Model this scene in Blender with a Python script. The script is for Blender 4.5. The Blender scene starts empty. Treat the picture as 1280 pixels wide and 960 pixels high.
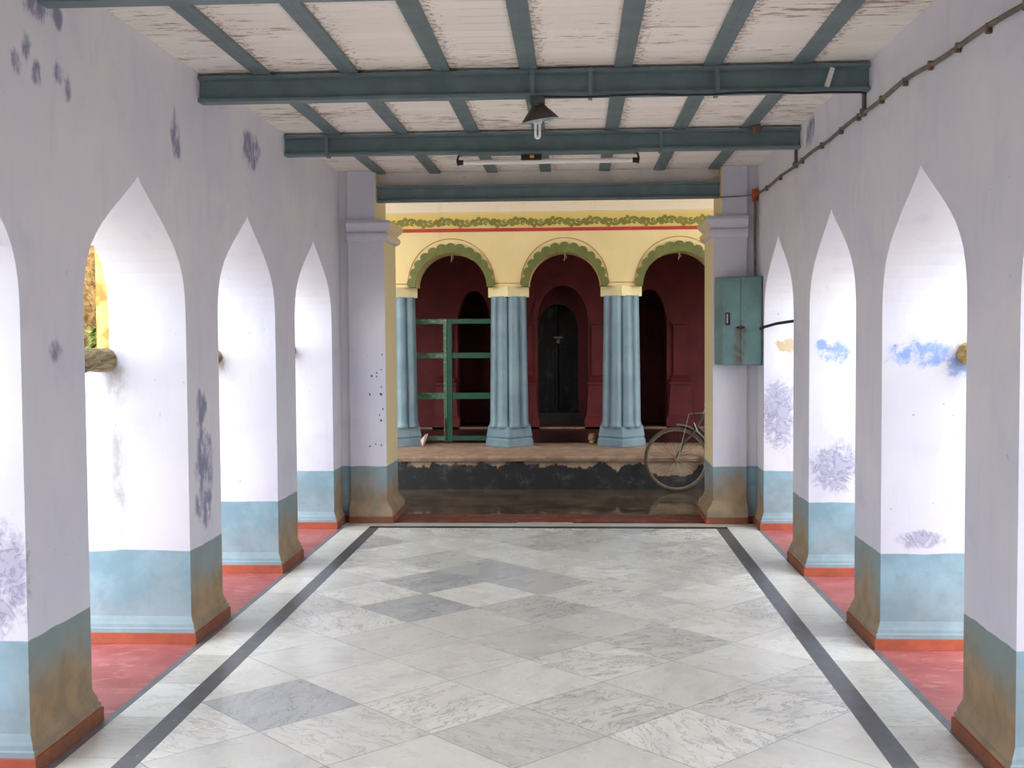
import bpy, bmesh, math, random
from mathutils import Vector, Matrix
R=random.Random(7)
PI=math.pi
scn=bpy.context.scene
COL=scn.collection
def lin(c):
    c=c/255.0
    return c/12.92 if c<=.04045 else ((c+.055)/1.055)**2.4
def S(r,g,b): return (lin(r),lin(g),lin(b),1)

# ------------------------------------------------------------------ node helper
class NT:
    def __init__(s,name):
        s.m=bpy.data.materials.new(name); s.m.use_nodes=True
        s.t=s.m.node_tree; s.t.nodes.clear()
        s.out=s.t.nodes.new('ShaderNodeOutputMaterial'); s.b=s.t.nodes.new('ShaderNodeBsdfPrincipled')
        s.t.links.new(s.b.outputs[0],s.out.inputs[0]); s._pos=None;s._geo=None
    def n(s,t,**k):
        x=s.t.nodes.new(t)
        for a,v in k.items(): setattr(x,a,v)
        return x
    def put(s,sock,v):
        if isinstance(v,bpy.types.NodeSocket): s.t.links.new(v,sock)
        else: sock.default_value=v
    def geo(s):
        if not s._geo: s._geo=s.n('ShaderNodeNewGeometry')
        return s._geo
    def pos(s): return s.geo().outputs['Position']
    def obj(s):
        return s.n('ShaderNodeTexCoord').outputs['Object']
    def sep(s,v):
        x=s.n('ShaderNodeSeparateXYZ'); s.put(x.inputs[0],v); return x.outputs
    def comb(s,a,b,c):
        x=s.n('ShaderNodeCombineXYZ')
        for i,v in enumerate((a,b,c)): s.put(x.inputs[i],v)
        return x.outputs[0]
    def M(s,op,a,b=0.0,c=None,clamp=False):
        x=s.n('ShaderNodeMath',operation=op,use_clamp=clamp)
        s.put(x.inputs[0],a); s.put(x.inputs[1],b)
        if c is not None: s.put(x.inputs[2],c)
        return x.outputs[0]
    def V(s,op,a,b=(0,0,0)):
        x=s.n('ShaderNodeVectorMath',operation=op); s.put(x.inputs[0],a); s.put(x.inputs[1],b)
        return x.outputs['Value'] if op in('LENGTH','DISTANCE','DOT_PRODUCT') else x.outputs[0]
    def noise(s,v,scale=5,detail=4,rough=.55,dist=0):
        x=s.n('ShaderNodeTexNoise'); s.put(x.inputs['Vector'],v)
        x.inputs['Scale'].default_value=scale; x.inputs['Detail'].default_value=detail
        x.inputs['Roughness'].default_value=rough; x.inputs['Distortion'].default_value=dist
        return x.outputs['Fac']
    def white(s,v):
        x=s.n('ShaderNodeTexWhiteNoise',noise_dimensions='3D'); s.put(x.inputs['Vector'],v); return x.outputs
    def ramp(s,v,lo,hi,a=0.0,b=1.0,smooth=True):
        x=s.n('ShaderNodeMapRange',interpolation_type='SMOOTHSTEP' if smooth else 'LINEAR')
        s.put(x.inputs[0],v)
        for i,q in zip((1,2,3,4),(lo,hi,a,b)): s.put(x.inputs[i],q)
        return x.outputs[0]
    def mix(s,f,a,b,blend='MIX'):
        x=s.n('ShaderNodeMix',data_type='RGBA',blend_type=blend)
        s.put(x.inputs[0],f); s.put(x.inputs[6],a); s.put(x.inputs[7],b); return x.outputs[2]
    def done(s,col,rough=.6,metal=0,spec=.4,bump=None,bs=.2,bd=.01):
        s.put(s.b.inputs['Base Color'],col); s.put(s.b.inputs['Roughness'],rough)
        s.put(s.b.inputs['Metallic'],metal); s.put(s.b.inputs['Specular IOR Level'],spec)
        if bump is not None:
            x=s.n('ShaderNodeBump'); x.inputs['Strength'].default_value=bs; x.inputs['Distance'].default_value=bd
            s.put(x.inputs['Height'],bump); s.t.links.new(x.outputs[0],s.b.inputs['Normal'])
        return s.m
    def blob(s,c,r):
        v=s.V('MULTIPLY',s.V('SUBTRACT',s.pos(),c),tuple(1/q for q in r))
        return s.ramp(s.V('LENGTH',v),1.0,.25)
    def blobs(s,L):
        m=None
        for c,r in L:
            b=s.blob(c,r); m=b if m is None else s.M('MAXIMUM',m,b)
        return m

def plain(name,c,rough=.6,metal=0,var=.12,scale=9,dirt=None,dscale=14,dlo=.58,dhi=.7,spec=.4,stretch=(1,1,1)):
    n=NT(name); p=n.V('MULTIPLY',n.pos(),stretch)
    k=n.noise(p,scale,4)
    c2=tuple(x*(1-2*var) for x in c[:3])+(1,); c3=tuple(min(1,x*(1+var)) for x in c[:3])+(1,)
    col=n.mix(n.ramp(k,.3,.7),c2,c3)
    if dirt: col=n.mix(n.ramp(n.noise(p,dscale,5,.65),dlo,dhi),col,dirt)
    return n.done(col,rough,metal,spec,bump=k,bs=.15,bd=.004)

# ------------------------------------------------------------------ materials
def mat_wall(name,reveal=False,base=None):
    n=NT(name); P=n.pos(); x,y,z=n.sep(P); nrm=n.sep(n.geo().outputs['True Normal'])
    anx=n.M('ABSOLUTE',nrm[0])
    big=n.noise(P,1.3,4); streak=n.noise(n.V('MULTIPLY',P,(5,5,.9)),2.2,5,.6); fine=n.noise(P,26,4,.6)
    col=n.mix(n.ramp(big,.35,.68),S(208,207,222),S(218,216,224))
    col=n.mix(n.M('MULTIPLY',n.ramp(streak,.52,.75),.2),col,S(184,180,190))
    col=n.mix(n.M('MULTIPLY',n.ramp(n.noise(P,2.3,4,.6,.6),.52,.72),.35),col,S(184,186,212))
    # old violet and blue lime wash showing through where the white has flaked
    hall=[((-2.02,4.02,2.61),(.1,.07,.09)),((-2.02,4.10,2.68),(.1,.07,.10)),((-2.02,4.17,2.60),(.1,.08,.09)),((-2.02,4.36,2.65),(.1,.09,.09)),((-2.02,4.43,2.60),(.1,.06,.12)),((-2.02,4.16,2.86),(.1,.16,.10)),((-2.02,4.36,2.86),(.1,.10,.09)),
          ((-2.02,4.28,1.56),(.1,.11,.09)),((-2.02,5.96,1.22),(.1,.17,.20)),((-2.02,6.0,.86),(.1,.26,.52)),((-2.02,7.02,2.78),(.1,.36,.20)),((-2.02,7.2,.9),(.1,.1,.2)),
          ((-2.02,5.66,2.62),(.1,.12,.22)),((1.549,7.5,2.92),(.1,.3,.16))]
    scal=[((1.72,7.5,.72),(.30,.1,.30)),((1.66,9.28,.95),(.25,.1,.48)),((-2.10,4.0,.72),(.16,.1,.36)),((1.745,5.75,.56),(.2,.1,.08))]
    blue=[((1.73,7.5,1.48),(.20,.1,.13)),((1.63,7.5,1.53),(.08,.1,.08)),((1.75,5.75,1.50),(.30,.1,.12)),((1.93,5.75,1.44),(.12,.1,.14))]
    tan=[((1.73,9.28,1.52),(.20,.1,.13))]
    nz=n.noise(n.V('MULTIPLY',P,(1,1,.55)),13,6,.68)
    m1=n.ramp(n.M('ADD',n.M('MULTIPLY',n.blobs(hall),.34),nz),.66,.90)
    col=n.mix(n.M('MULTIPLY',m1,.9),col,S(122,124,156))
    sm=n.blobs(scal)
    fl=n.noise(P,9,7,.6,1.8); fl2=n.noise(P,24,5,.65,1.0)
    ring=n.ramp(n.M('ABSOLUTE',n.M('SUBTRACT',fl,.5)),.05,.005)
    m2=n.M('MULTIPLY',n.ramp(n.M('ADD',n.M('MULTIPLY',sm,.34),n.M('ADD',n.M('MULTIPLY',fl,.6),n.M('MULTIPLY',fl2,.4))),.64,.84),n.M('ADD',n.M('MULTIPLY',ring,.35),.55))
    col=n.mix(m2,col,S(140,137,168))
    m3=n.ramp(n.M('ADD',n.M('MULTIPLY',n.blobs(blue),.30),n.M('ADD',n.M('MULTIPLY',fl,.5),n.M('MULTIPLY',fl2,.5))),.64,.86)
    col=n.mix(n.M('MULTIPLY',m3,.8),col,S(112,150,222))
    m4=n.ramp(n.M('ADD',n.M('MULTIPLY',n.blobs(tan),.30),nz),.70,.76)
    col=n.mix(m4,col,S(196,176,146))
    # soot and drip stains round the pole ends
    soot=[((-2.40,5.755,1.40),(.09,.1,.22)),((-2.39,5.755,.95),(.06,.1,.55)),((-2.40,7.51,1.45),(.08,.1,.14)),((1.93,5.75,1.49),(.07,.1,.11))]
    m5=n.M('MULTIPLY',n.blobs(soot),n.ramp(nz,.38,.62))
    col=n.mix(n.M('MULTIPLY',m5,.55),col,S(140,134,126))
    # tiny rust and fly specks
    col=n.mix(n.M('MULTIPLY',n.ramp(n.noise(P,34,2),.75,.79),.6),col,S(130,112,100))
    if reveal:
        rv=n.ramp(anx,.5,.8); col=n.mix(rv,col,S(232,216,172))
    # dado
    dz=n.M('ADD',z,n.M('MULTIPLY',n.M('SUBTRACT',n.noise(P,3,3),.5),.03))
    dado=n.mix(n.ramp(n.noise(P,4,5,.6),.35,.7),S(126,156,170),S(146,176,192))
    dado=n.mix(n.M('MULTIPLY',n.ramp(n.noise(P,17,5,.7),.55,.75),.35),dado,S(120,124,120))
    dn=n.noise(n.V('MULTIPLY',P,(1,1,.6)),3.4,5,.65)
    h=n.M('ADD',dn,n.ramp(z,.47,.04,-.10,.46,False))
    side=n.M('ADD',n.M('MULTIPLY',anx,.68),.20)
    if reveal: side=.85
    brown=n.mix(n.ramp(n.noise(P,9,4),.35,.65),S(168,138,102),S(144,119,90))
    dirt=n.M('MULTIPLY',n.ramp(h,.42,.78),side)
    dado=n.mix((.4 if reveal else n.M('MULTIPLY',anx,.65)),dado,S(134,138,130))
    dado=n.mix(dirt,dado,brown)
    col=n.mix(n.ramp(dz,.488,.483),col,dado)
    red=n.mix(n.ramp(n.noise(P,7,5,.65),.4,.7),S(178,92,68),S(156,84,66))
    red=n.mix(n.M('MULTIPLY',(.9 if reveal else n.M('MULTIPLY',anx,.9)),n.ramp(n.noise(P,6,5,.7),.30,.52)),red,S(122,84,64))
    col=n.mix(n.ramp(z,.058,.055),col,red)
    return n.done(col,.75,0,.25,bump=n.M('ADD',n.M('MULTIPLY',streak,.6),n.M('ADD',n.M('MULTIPLY',fine,.25),n.M('MULTIPLY',n.M('ADD',m2,m4),-.3))),bs=.35,bd=.008)

def mat_ceiling():
    n=NT('ceiling_boards'); P=n.pos(); x,y,z=n.sep(P)
    b=n.M('DIVIDE',y,.115); bi=n.M('FLOOR',b); fr=n.M('FRACT',b)
    gap=n.M('MAXIMUM',n.ramp(fr,.05,.0),n.ramp(fr,.96,1.0))
    wn=n.white(n.comb(bi,3.1,0))[0]
    col=n.mix(wn,S(238,232,224),S(246,241,233))
    cells=n.noise(n.V('MULTIPLY',P,(.5,1,1)),1.7,3)
    fl=n.noise(n.V('MULTIPLY',P,(.45,2.6,1)),13,7,.72)
    m=n.ramp(n.M('ADD',fl,n.M('MULTIPLY',n.M('SUBTRACT',cells,.5),.5)),.585,.66)
    col=n.mix(n.M('MULTIPLY',m,.8),col,S(142,112,92))
    # peeling scale collects beside the battens
    lines=None
    for bx in BX:
        d=n.ramp(n.M('ABSOLUTE',n.M('SUBTRACT',x,bx+.03)),.13,.03)
        lines=d if lines is None else n.M('MAXIMUM',lines,d)
    m2=n.ramp(n.M('ADD',n.noise(P,30,6,.75),n.M('MULTIPLY',lines,.17)),.64,.74)
    col=n.mix(n.M('MULTIPLY',m2,.7),col,S(146,114,90))
    gn=n.ramp(n.noise(n.V('MULTIPLY',P,(1,.2,1)),2.2,3),.50,.66,.05,.5)
    col=n.mix(n.M('MULTIPLY',gap,gn),col,S(120,108,100))
    return n.done(col,.7,0,.25,bump=n.M('ADD',n.M('MULTIPLY',gap,-.5),n.M('MULTIPLY',fl,.3)),bs=.4,bd=.01)

def mat_marble():
    n=NT('marble_tiles'); P=n.pos(); x,y,z=n.sep(P)
    d=.7047; dx=n.M('SUBTRACT',x,-.9362); dy=n.M('SUBTRACT',y,5.1489)
    p=n.M('ADD',n.M('DIVIDE',n.M('ADD',dx,dy),d),.5); q=n.M('ADD',n.M('DIVIDE',n.M('SUBTRACT',dy,dx),d),.5)
    ip=n.M('FLOOR',p); iq=n.M('FLOOR',q); fp=n.M('FRACT',p); fq=n.M('FRACT',q)
    e=n.M('MINIMUM',n.M('MINIMUM',fp,n.M('SUBTRACT',1,fp)),n.M('MINIMUM',fq,n.M('SUBTRACT',1,fq)))
    grout=n.ramp(e,.008,.003)
    W=n.white(n.comb(ip,iq,1.7)); W2=n.white(n.comb(ip,iq,9.2))
    tile=n.ramp(W[0],0,1,0,1,False)
    off=n.V('MULTIPLY',W[1],(40,40,40))
    rot=n.n('ShaderNodeVectorRotate',rotation_type='Z_AXIS'); n.put(rot.inputs['Vector'],P); n.put(rot.inputs['Angle'],n.M('MULTIPLY',W2[0],6.283))
    lp=n.V('ADD',rot.outputs[0],off)
    cloud=n.noise(n.V('MULTIPLY',lp,(1,2.2,1)),3.0,5,.6)
    wp=n.V('ADD',n.V('MULTIPLY',lp,(1,3.4,1)),n.V('MULTIPLY',n.comb(n.noise(lp,4,4),n.noise(lp,5,4),0),(.5,.5,0)))
    v=n.noise(wp,4.6,6,.62,.6)
    vein=n.ramp(n.M('ABSOLUTE',n.M('SUBTRACT',v,.5)),.028,.0)
    vamt=n.ramp(W2[0],.2,.95,.08,.75,False)
    base=n.mix(tile,S(222,221,215),S(251,249,242))
    base=n.mix(n.ramp(n.white(n.comb(ip,iq,5.5))[0],.82,.86),base,S(200,202,202))
    base=n.mix(n.M('MULTIPLY',n.ramp(cloud,.45,.72),.42),base,S(196,198,198))
    base=n.mix(n.M('MULTIPLY',n.ramp(n.noise(lp,2.2,3),.58,.72),.25),base,S(218,206,184))
    base=n.mix(n.M('MULTIPLY',vein,vamt),base,S(132,136,138))
    base=n.mix(n.M('MULTIPLY',grout,.6),base,S(120,118,112))
    dust=n.noise(P,1.1,4)
    base=n.mix(n.M('MULTIPLY',n.ramp(dust,.5,.75),.12),base,S(170,160,140))
    return n.done(base,n.ramp(n.noise(P,3,4),.3,.7,.20,.36),0,.5)
def mat_strip():
    n=NT('marble_strip'); P=n.pos(); x,y,z=n.sep(P)
    b=n.M('DIVIDE',y,.46); bi=n.M('FLOOR',b); fr=n.M('FRACT',b)
    W=n.white(n.comb(bi,n.M('SIGN',x),2.0)); lp=n.V('ADD',P,n.V('MULTIPLY',W[1],(30,30,30)))
    col=n.mix(W[0],S(214,213,207),S(240,239,233))
    v=n.noise(n.V('MULTIPLY',lp,(1,2,1)),5,6,.6,.5)
    col=n.mix(n.M('MULTIPLY',n.ramp(n.M('ABSOLUTE',n.M('SUBTRACT',v,.5)),.03,0),.3),col,S(150,152,150))
    col=n.mix(n.M('MULTIPLY',n.M('MAXIMUM',n.ramp(fr,.012,.004),n.ramp(fr,.99,1)),.4),col,S(120,118,110))
    ed=n.M('MAXIMUM',n.ramp(x,-1.86,-1.98),n.ramp(x,1.40,1.52))
    col=n.mix(n.M('MULTIPLY',n.M('MULTIPLY',n.ramp(n.noise(P,5,5,.65),.45,.7),ed),.6),col,S(166,140,104))
    return n.done(col,.3,0,.5)
def mat_facade():
    n=NT('cream_limewash'); P=n.pos(); x,y,z=n.sep(P)
    col=n.mix(n.ramp(n.noise(P,1.6,4),.35,.7),S(214,188,134),S(222,197,144))
    col=n.mix(n.ramp(z,2.835,2.84),col,S(208,180,106))
    col=n.mix(n.ramp(z,3.015,3.03),col,S(222,202,176))
    col=n.mix(n.M('MULTIPLY',n.ramp(n.noise(n.V('MULTIPLY',P,(4,1,.5)),3,5),.55,.75),.2),col,S(200,166,110))
    return n.done(col,.8,0,.2,bump=n.noise(P,20,4),bs=.15,bd=.004)
def mat_plinth():
    n=NT('blackened_plinth'); P=n.pos(); x,y,z=n.sep(P)
    nz=n.noise(P,4.2,6,.62); n2=n.noise(P,22,5,.7)
    blk=n.mix(n.ramp(n.noise(P,7,5,.7),.5,.75),S(44,42,42),S(78,77,78))
    lite=n.mix(n.ramp(nz,.35,.65),S(126,110,94),S(164,140,116))
    h=n.M('ADD',z,n.M('MULTIPLY',n.M('SUBTRACT',nz,.5),.42))
    pr=n.blob((1.08,11.95,.17),(.36,.5,.20))
    h=n.M('ADD',h,n.M('MULTIPLY',pr,.13))
    col=n.mix(n.ramp(h,.215,.235),blk,lite)
    top=n.mix(n.ramp(n.noise(P,8,5,.6),.35,.65),S(140,112,92),S(170,140,116))
    top=n.mix(n.M('MULTIPLY',n.ramp(n2,.58,.7),.6),top,S(120,88,70))
    col=n.mix(n.ramp(z,.262,.268),col,top)
    return n.done(col,.7,0,.3,bump=n.M('ADD',nz,n2),bs=.4,bd=.01)
def mat_wet():
    n=NT('wet_stone_floor'); P=n.pos()
    k=n.noise(P,2.2,5,.6)
    col=n.mix(n.ramp(k,.35,.65),S(72,58,46),S(100,84,66))
    return n.done(col,n.ramp(n.noise(P,4,4),.4,.65,.05,.22),0,.5,bump=n.noise(P,9,3),bs=.08,bd=.005)
def mat_redfloor():
    n=NT('red_oxide_floor'); P=n.pos()
    col=n.mix(n.ramp(n.noise(P,3,5,.6),.35,.65),S(166,86,86),S(184,108,104))
    col=n.mix(n.M('MULTIPLY',n.ramp(n.noise(n.V('MULTIPLY',P,(1,2.5,1)),7,6,.65,.8),.54,.66),.45),col,S(216,150,138))
    return n.done(col,.5,0,.4)
def mat_column():
    n=NT('pale_blue_gloss_paint'); P=n.pos()
    col=n.mix(n.ramp(n.noise(P,3,4),.35,.7),S(106,127,137),S(124,144,152))
    st=n.noise(n.V('MULTIPLY',P,(6,6,.7)),3.2,5,.65)
    col=n.mix(n.M('MULTIPLY',n.ramp(st,.52,.72),.6),col,S(100,98,88))
    return n.done(col,.45,0,.45)
def mat_rust(name,c,rust=S(110,70,48),amt=.6,lo=.6,hi=.7,rough=.5):
    n=NT(name); P=n.pos()
    col=n.mix(n.ramp(n.noise(P,7,4),.35,.7),tuple(q*.82 for q in c[:3])+(1,),c)
    col=n.mix(n.M('MULTIPLY',n.ramp(n.noise(n.V('MULTIPLY',P,(1,2,2)),16,6,.7),lo,hi),amt),col,rust)
    return n.done(col,rough,0,.4)
def mat_cabinet():
    n=NT('cabinet_enamel'); P=n.pos()
    col=n.mix(n.ramp(n.noise(P,5,4),.35,.7),S(92,126,126),S(108,142,142))
    st=n.blobs([((1.37,9.42,1.50),(.07,.2,.30)),((1.385,9.42,1.64),(.07,.2,.05))])
    col=n.mix(n.M('MULTIPLY',st,n.ramp(n.noise(P,14,4),.35,.6,.25,.85)),col,S(92,70,58))
    col=n.mix(n.M('MULTIPLY',n.ramp(n.noise(P,26,5,.7),.62,.72),.6),col,S(90,72,60))
    return n.done(col,.45,0,.45)
def mat_wood(name,a,b,ax=(9,1,9)):
    n=NT(name); P=n.pos()
    g=n.noise(n.V('MULTIPLY',P,ax),4,6,.65,1.2)
    return n.done(n.mix(n.ramp(g,.35,.65),a,b),.75,0,.25,bump=g,bs=.5,bd=.01)
def mat_straw():
    n=NT('dry_straw'); P=n.pos(); g=n.noise(P,11,7,.75)
    return n.done(n.mix(n.ramp(g,.38,.62),S(104,78,46),S(176,140,88)),.9,0,.1,bump=g,bs=1,bd=.04)
def mat_ochre():
    n=NT('ochre_plaster'); P=n.pos(); g=n.noise(P,5,6,.65)
    col=n.mix(n.ramp(g,.38,.66),S(206,170,108),S(166,116,58))
    col=n.mix(n.M('MULTIPLY',n.ramp(n.noise(P,17,5,.7),.56,.7),.5),col,S(140,104,60))
    return n.done(col,.8,0,.2,bump=g,bs=.3,bd=.01)

BX=[-1.67,-1.195,-.70,-.238,.264,.732,1.195]
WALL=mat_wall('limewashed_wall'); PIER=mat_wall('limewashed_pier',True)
CEIL=mat_ceiling(); MARBLE=mat_marble(); STRIP=mat_strip()
BAND=plain('dark_grey_stone',S(92,92,96),.3,0,.1,11,S(128,128,130),20,.6,.75)
GREYB=plain('grey_stone_edge',S(120,120,124),.4,0,.1,11)
BLACKB=plain('black_stone_line',S(44,42,40),.35)
WHITEB=plain('white_stone_line',S(200,196,186),.35,0,.08,4)
REDF=mat_redfloor(); REDS=plain('red_threshold',S(116,56,48),.5,0,.15,6,S(150,104,86),10,.5,.68)
WET=mat_wet(); PLINTH=mat_plinth(); FAC=mat_facade(); COLM=mat_column()
CREAM=plain('cream_paint',S(228,208,156),.7,0,.04,5)
GREEN=plain('olive_green_paint',S(98,99,40),.6,0,.1,8)
GREEN2=plain('stencil_green_paint',S(120,112,40),.6,0,.1,12)
REDL=plain('red_line_paint',S(176,40,42),.6,0,.08)
BRNL=plain('brown_line_paint',S(184,138,88),.6)
MAROON=plain('maroon_wall_paint',S(108,33,34),.7,0,.12,2.5,S(80,27,28),6,.5,.75)
DARKD=plain('blackened_timber',S(40,36,34),.7,0,.2,6,S(66,64,62),11,.5,.7,stretch=(1,1,.4))
TEAL=mat_rust('teal_steel_paint',S(112,132,136),S(124,94,74),.5,.62,.74,.5)
TEALD=mat_rust('dull_teal_batten',S(112,128,131),S(130,102,84),.4,.6,.74)
GATE=mat_rust('green_gate_paint',S(28,80,56),S(96,116,98),.35,.58,.72)
GATE_LIT=mat_rust('lit_worn_green_gate_paint',S(74,116,88),S(160,170,154),.7,.5,.66)  # paler, speckled copy for the left leaf; light on it put into the colour
CAB=mat_cabinet(); CABD=plain('cabinet_seam',S(60,84,84),.5)
IRON=plain('dark_iron',S(52,48,46),.5,.4)
CHROME=plain('worn_steel',S(150,146,138),.35,.8,.1,30,S(110,80,60),40,.55,.7)
RUSTY=plain('rusty_rim',S(140,120,94),.5,.2,.15,24,S(118,84,58),30,.5,.66)
RUBBER=plain('tyre_rubber',S(76,66,54),.85)
BPAINT=plain('faded_black_bike_paint',S(58,50,48),.45,.1)
FEND=plain('dull_grey_mudguard',S(104,102,98),.45,.4)
LEATH=plain('brown_leather',S(82,56,40),.6)
WIRE=plain('black_cable',S(40,38,40),.6)
PIPE=plain('old_grey_conduit',S(112,104,98),.6,0,.15,14,S(130,98,78),18,.55,.7)
CLIPM=plain('rusty_clip',S(124,100,86),.7,0,.2,30)
ROSE=plain('brown_fitting',S(112,82,66),.6)
JBOX=plain('orange_brown_box',S(160,78,44),.6,0,.2,20)
SHADE=plain('brown_tin_shade',S(88,76,68),.45,.4)
SHADEI=plain('pale_blue_shade_inside',S(150,176,190),.5)
GLASSW=plain('frosted_white_glass',S(246,246,244),.25,0,.01)
WPLAS=plain('white_plastic',S(222,222,220),.4,0,.03)
DKPL=plain('grey_socket',S(74,80,80),.6)
TUBEM=plain('milky_tube_glass',S(236,234,230),.2,0,.02)
YELL=plain('yellow_starter',S(196,160,40),.5)
PINK=plain('pink_paper',S(206,168,158),.8)
POT=plain('tan_clay',S(168,140,100),.7)
LOG=mat_wood('weathered_log',S(96,86,60),S(168,154,116),(7,1.2,7))
LOGY=mat_wood('yellow_bamboo',S(150,124,64),S(206,180,110),(7,1.2,7))  # lighter, yellower wood for the right-hand pole
STRAW=mat_straw(); OCHRE=mat_ochre()
LEAF=plain('bush_leaves',S(112,134,58),.6,0,.3,6); TRUNK=plain('bark',S(84,70,52),.9)
SOIL=plain('pale_earth',S(206,196,176),.9,0,.1,1.2,S(170,156,130),3,.5,.7)
INNER=plain('shrine_ceiling',S(150,110,90),.8)
ROOFM=plain('soot_stained_concrete',S(150,140,128),.8,0,.15,2)

# ------------------------------------------------------------------ mesh helpers
def B(): return bmesh.new()
def box(bm,x0,x1,y0,y1,z0,z1):
    v=[bm.verts.new((x,y,z)) for z in(z0,z1) for y in(y0,y1) for x in(x0,x1)]
    for f in((0,2,3,1),(4,5,7,6),(0,1,5,4),(1,3,7,5),(3,2,6,7),(2,0,4,6)): bm.faces.new([v[i] for i in f])
    return v
def prism(bm,poly,a0,a1,ax):
    """polygon in the two other axes, extruded along ax (0:X with (y,z); 1:Y with (x,z); 2:Z with (x,y))"""
    def P(p,a): return ((a,p[0],p[1]),(p[0],a,p[1]),(p[0],p[1],a))[ax]
    A=[bm.verts.new(P(p,a0)) for p in poly]; C=[bm.verts.new(P(p,a1)) for p in poly]
    n=len(poly); bm.faces.new(A); bm.faces.new(C[::-1])
    for i in range(n): bm.faces.new((A[i],C[i],C[(i+1)%n],A[(i+1)%n]))
def strip(bm,inner,outer,y0,y1):
    """band between two equal-length (x,z) polylines, given thickness in Y"""
    n=len(inner); L=[[bm.verts.new((p[0],y,p[1])) for p in pl] for y in(y0,y1) for pl in(inner,outer)]
    a,b,c,d=L
    for i in range(n-1):
        for q,r in((a,b),(b,d),(d,c),(c,a)): bm.faces.new((q[i],q[i+1],r[i+1],r[i]))
    for i in(0,n-1): bm.faces.new((a[i],b[i],d[i],c[i]))
def loops(bm,L,cap=True):
    """loft closed loops of equal length"""
    V=[[bm.verts.new(p) for p in l] for l in L]; n=len(V[0])
    for a,b in zip(V,V[1:]):
        for i in range(n): bm.faces.new((a[i],a[(i+1)%n],b[(i+1)%n],b[i]))
    if cap: bm.faces.new(V[0][::-1]); bm.faces.new(V[-1])
def tube(bm,path,r,n=8,closed=False,cap=True):
    path=[Vector(p) for p in path]; m=len(path); L=[]; up=None
    rr=r if isinstance(r,(list,tuple)) else [r]*m
    for i,p in enumerate(path):
        if closed: t=path[(i+1)%m]-path[i-1]
        else: t=path[min(i+1,m-1)]-path[max(i-1,0)]
        t.normalize()
        if up is None: up=Vector((0,0,1)) if abs(t.z)<.9 else Vector((1,0,0))
        s=t.cross(up)
        if s.length<1e-5: s=t.cross(Vector((0,1,0)))
        s.normalize(); up=s.cross(t).normalized()
        L.append([p+(s*math.cos(2*PI*k/n)+up*math.sin(2*PI*k/n))*rr[i] for k in range(n)])
    if closed:
        V=[[bm.verts.new(q) for q in l] for l in L]
        for i in range(m):
            a,b=V[i],V[(i+1)%m]
            for k in range(n): bm.faces.new((a[k],a[(k+1)%n],b[(k+1)%n],b[k]))
    else: loops(bm,L,cap)
def lathe(bm,prof,c,n=24,cap=True):
    loops(bm,[[ (c[0]+r*math.cos(2*PI*k/n),c[1]+r*math.sin(2*PI*k/n),c[2]+z) for k in range(n)] for r,z in prof],cap)
def obj(name,bm,mat,parent=None,smooth=False,bevel=0,xf=None):
    if xf is not None: bmesh.ops.transform(bm,matrix=xf,verts=bm.verts)
    bmesh.ops.recalc_face_normals(bm,faces=bm.faces)
    if smooth:
        for f in bm.faces: f.smooth=True
        for e in bm.edges:
            if len(e.link_faces)==2 and e.calc_face_angle(0)>math.radians(38): e.smooth=False
    me=bpy.data.meshes.new(name); 
    o=bpy.data.objects.new(name,me); COL.objects.link(o)
    if parent is not None:
        w=Vector((0,0,0)); q=parent
        while q is not None: w+=Vector(q.location); q=q.parent
        bmesh.ops.translate(bm,vec=-w,verts=bm.verts); o.parent=parent
    bm.to_mesh(me); bm.free()
    for m in (mat if isinstance(mat,(list,tuple)) else [mat]): me.materials.append(m)
    if bevel:
        b=o.modifiers.new('edge','BEVEL'); b.width=bevel; b.segments=2; b.limit_method='ANGLE'; b.angle_limit=math.radians(50); b.harden_normals=False
    return o
def thing(name,loc,label,cat,group=None):
    o=bpy.data.objects.new(name,None); COL.objects.link(o); o.location=loc; o.empty_display_size=.1
    return tag(o,label,cat,group)
def tag(o,label,cat,group=None):
    o['label']=label; o['category']=cat; o['kind']='thing'
    if group: o['group']=group
    return o
def struct(o,label=None):
    o['kind']='structure'
    if label: o['label']=label
    return o
def dup(root,delta,label=None,group=None,z=None):
    r=root.copy(); COL.objects.link(r); r.location=Vector(root.location)+Vector(delta)
    if label: r['label']=label
    if group: r['group']=group
    for ch in list(root.children):
        c=ch.copy(); COL.objects.link(c); c.parent=r
        for g in list(ch.children):
            d=g.copy(); COL.objects.link(d); d.parent=c
    return r

# ------------------------------------------------------------------ setting
XL,XR,H=-2.02,1.549,3.03
XLo,XRo=-2.43,1.98
PX=[(-1.265,-.735),(.49,1.02),(2.245,2.775),(4.0,4.535),(5.755,6.285),(7.51,8.045),(9.28,10.2)]
Y0,Y1=-2.49,10.2
ARCH=[(.6125,1.70),(.611,1.76),(.604,1.82),(.590,1.88),(.565,1.94),(.527,1.995),(.474,2.05),(.41,2.10),(.345,2.143),(.28,2.184),(.21,2.224),(.145,2.262),(.085,2.298),(.035,2.328),(0,2.356)]
def arcade(x0,x1):
    poly=[(Y0,H),(Y0,0)]
    opens=[(Y0+.0,PX[0][0])]
    poly=[(Y0,H)]
    ed=[(PX[i][1],PX[i+1][0]) for i in range(len(PX)-1)]
    poly.append((Y0,0)); 
    for a,b in ed:
        c=(a+b)/2; k=(b-a)/2/.6125
        poly.append((a,0))
        poly+=[(c-d*k,z) for d,z in ARCH]
        poly+=[(c+d*k,z) for d,z in ARCH[::-1][1:]]
        poly.append((b,0))
    poly+=[(Y1,0),(Y1,H)]
    bm=B(); prism(bm,poly,x0,x1,0); return bm
wl=struct(obj('wall_left',arcade(XLo,XL),WALL))
wr=struct(obj('wall_right',arcade(XR,XRo),WALL))
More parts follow.
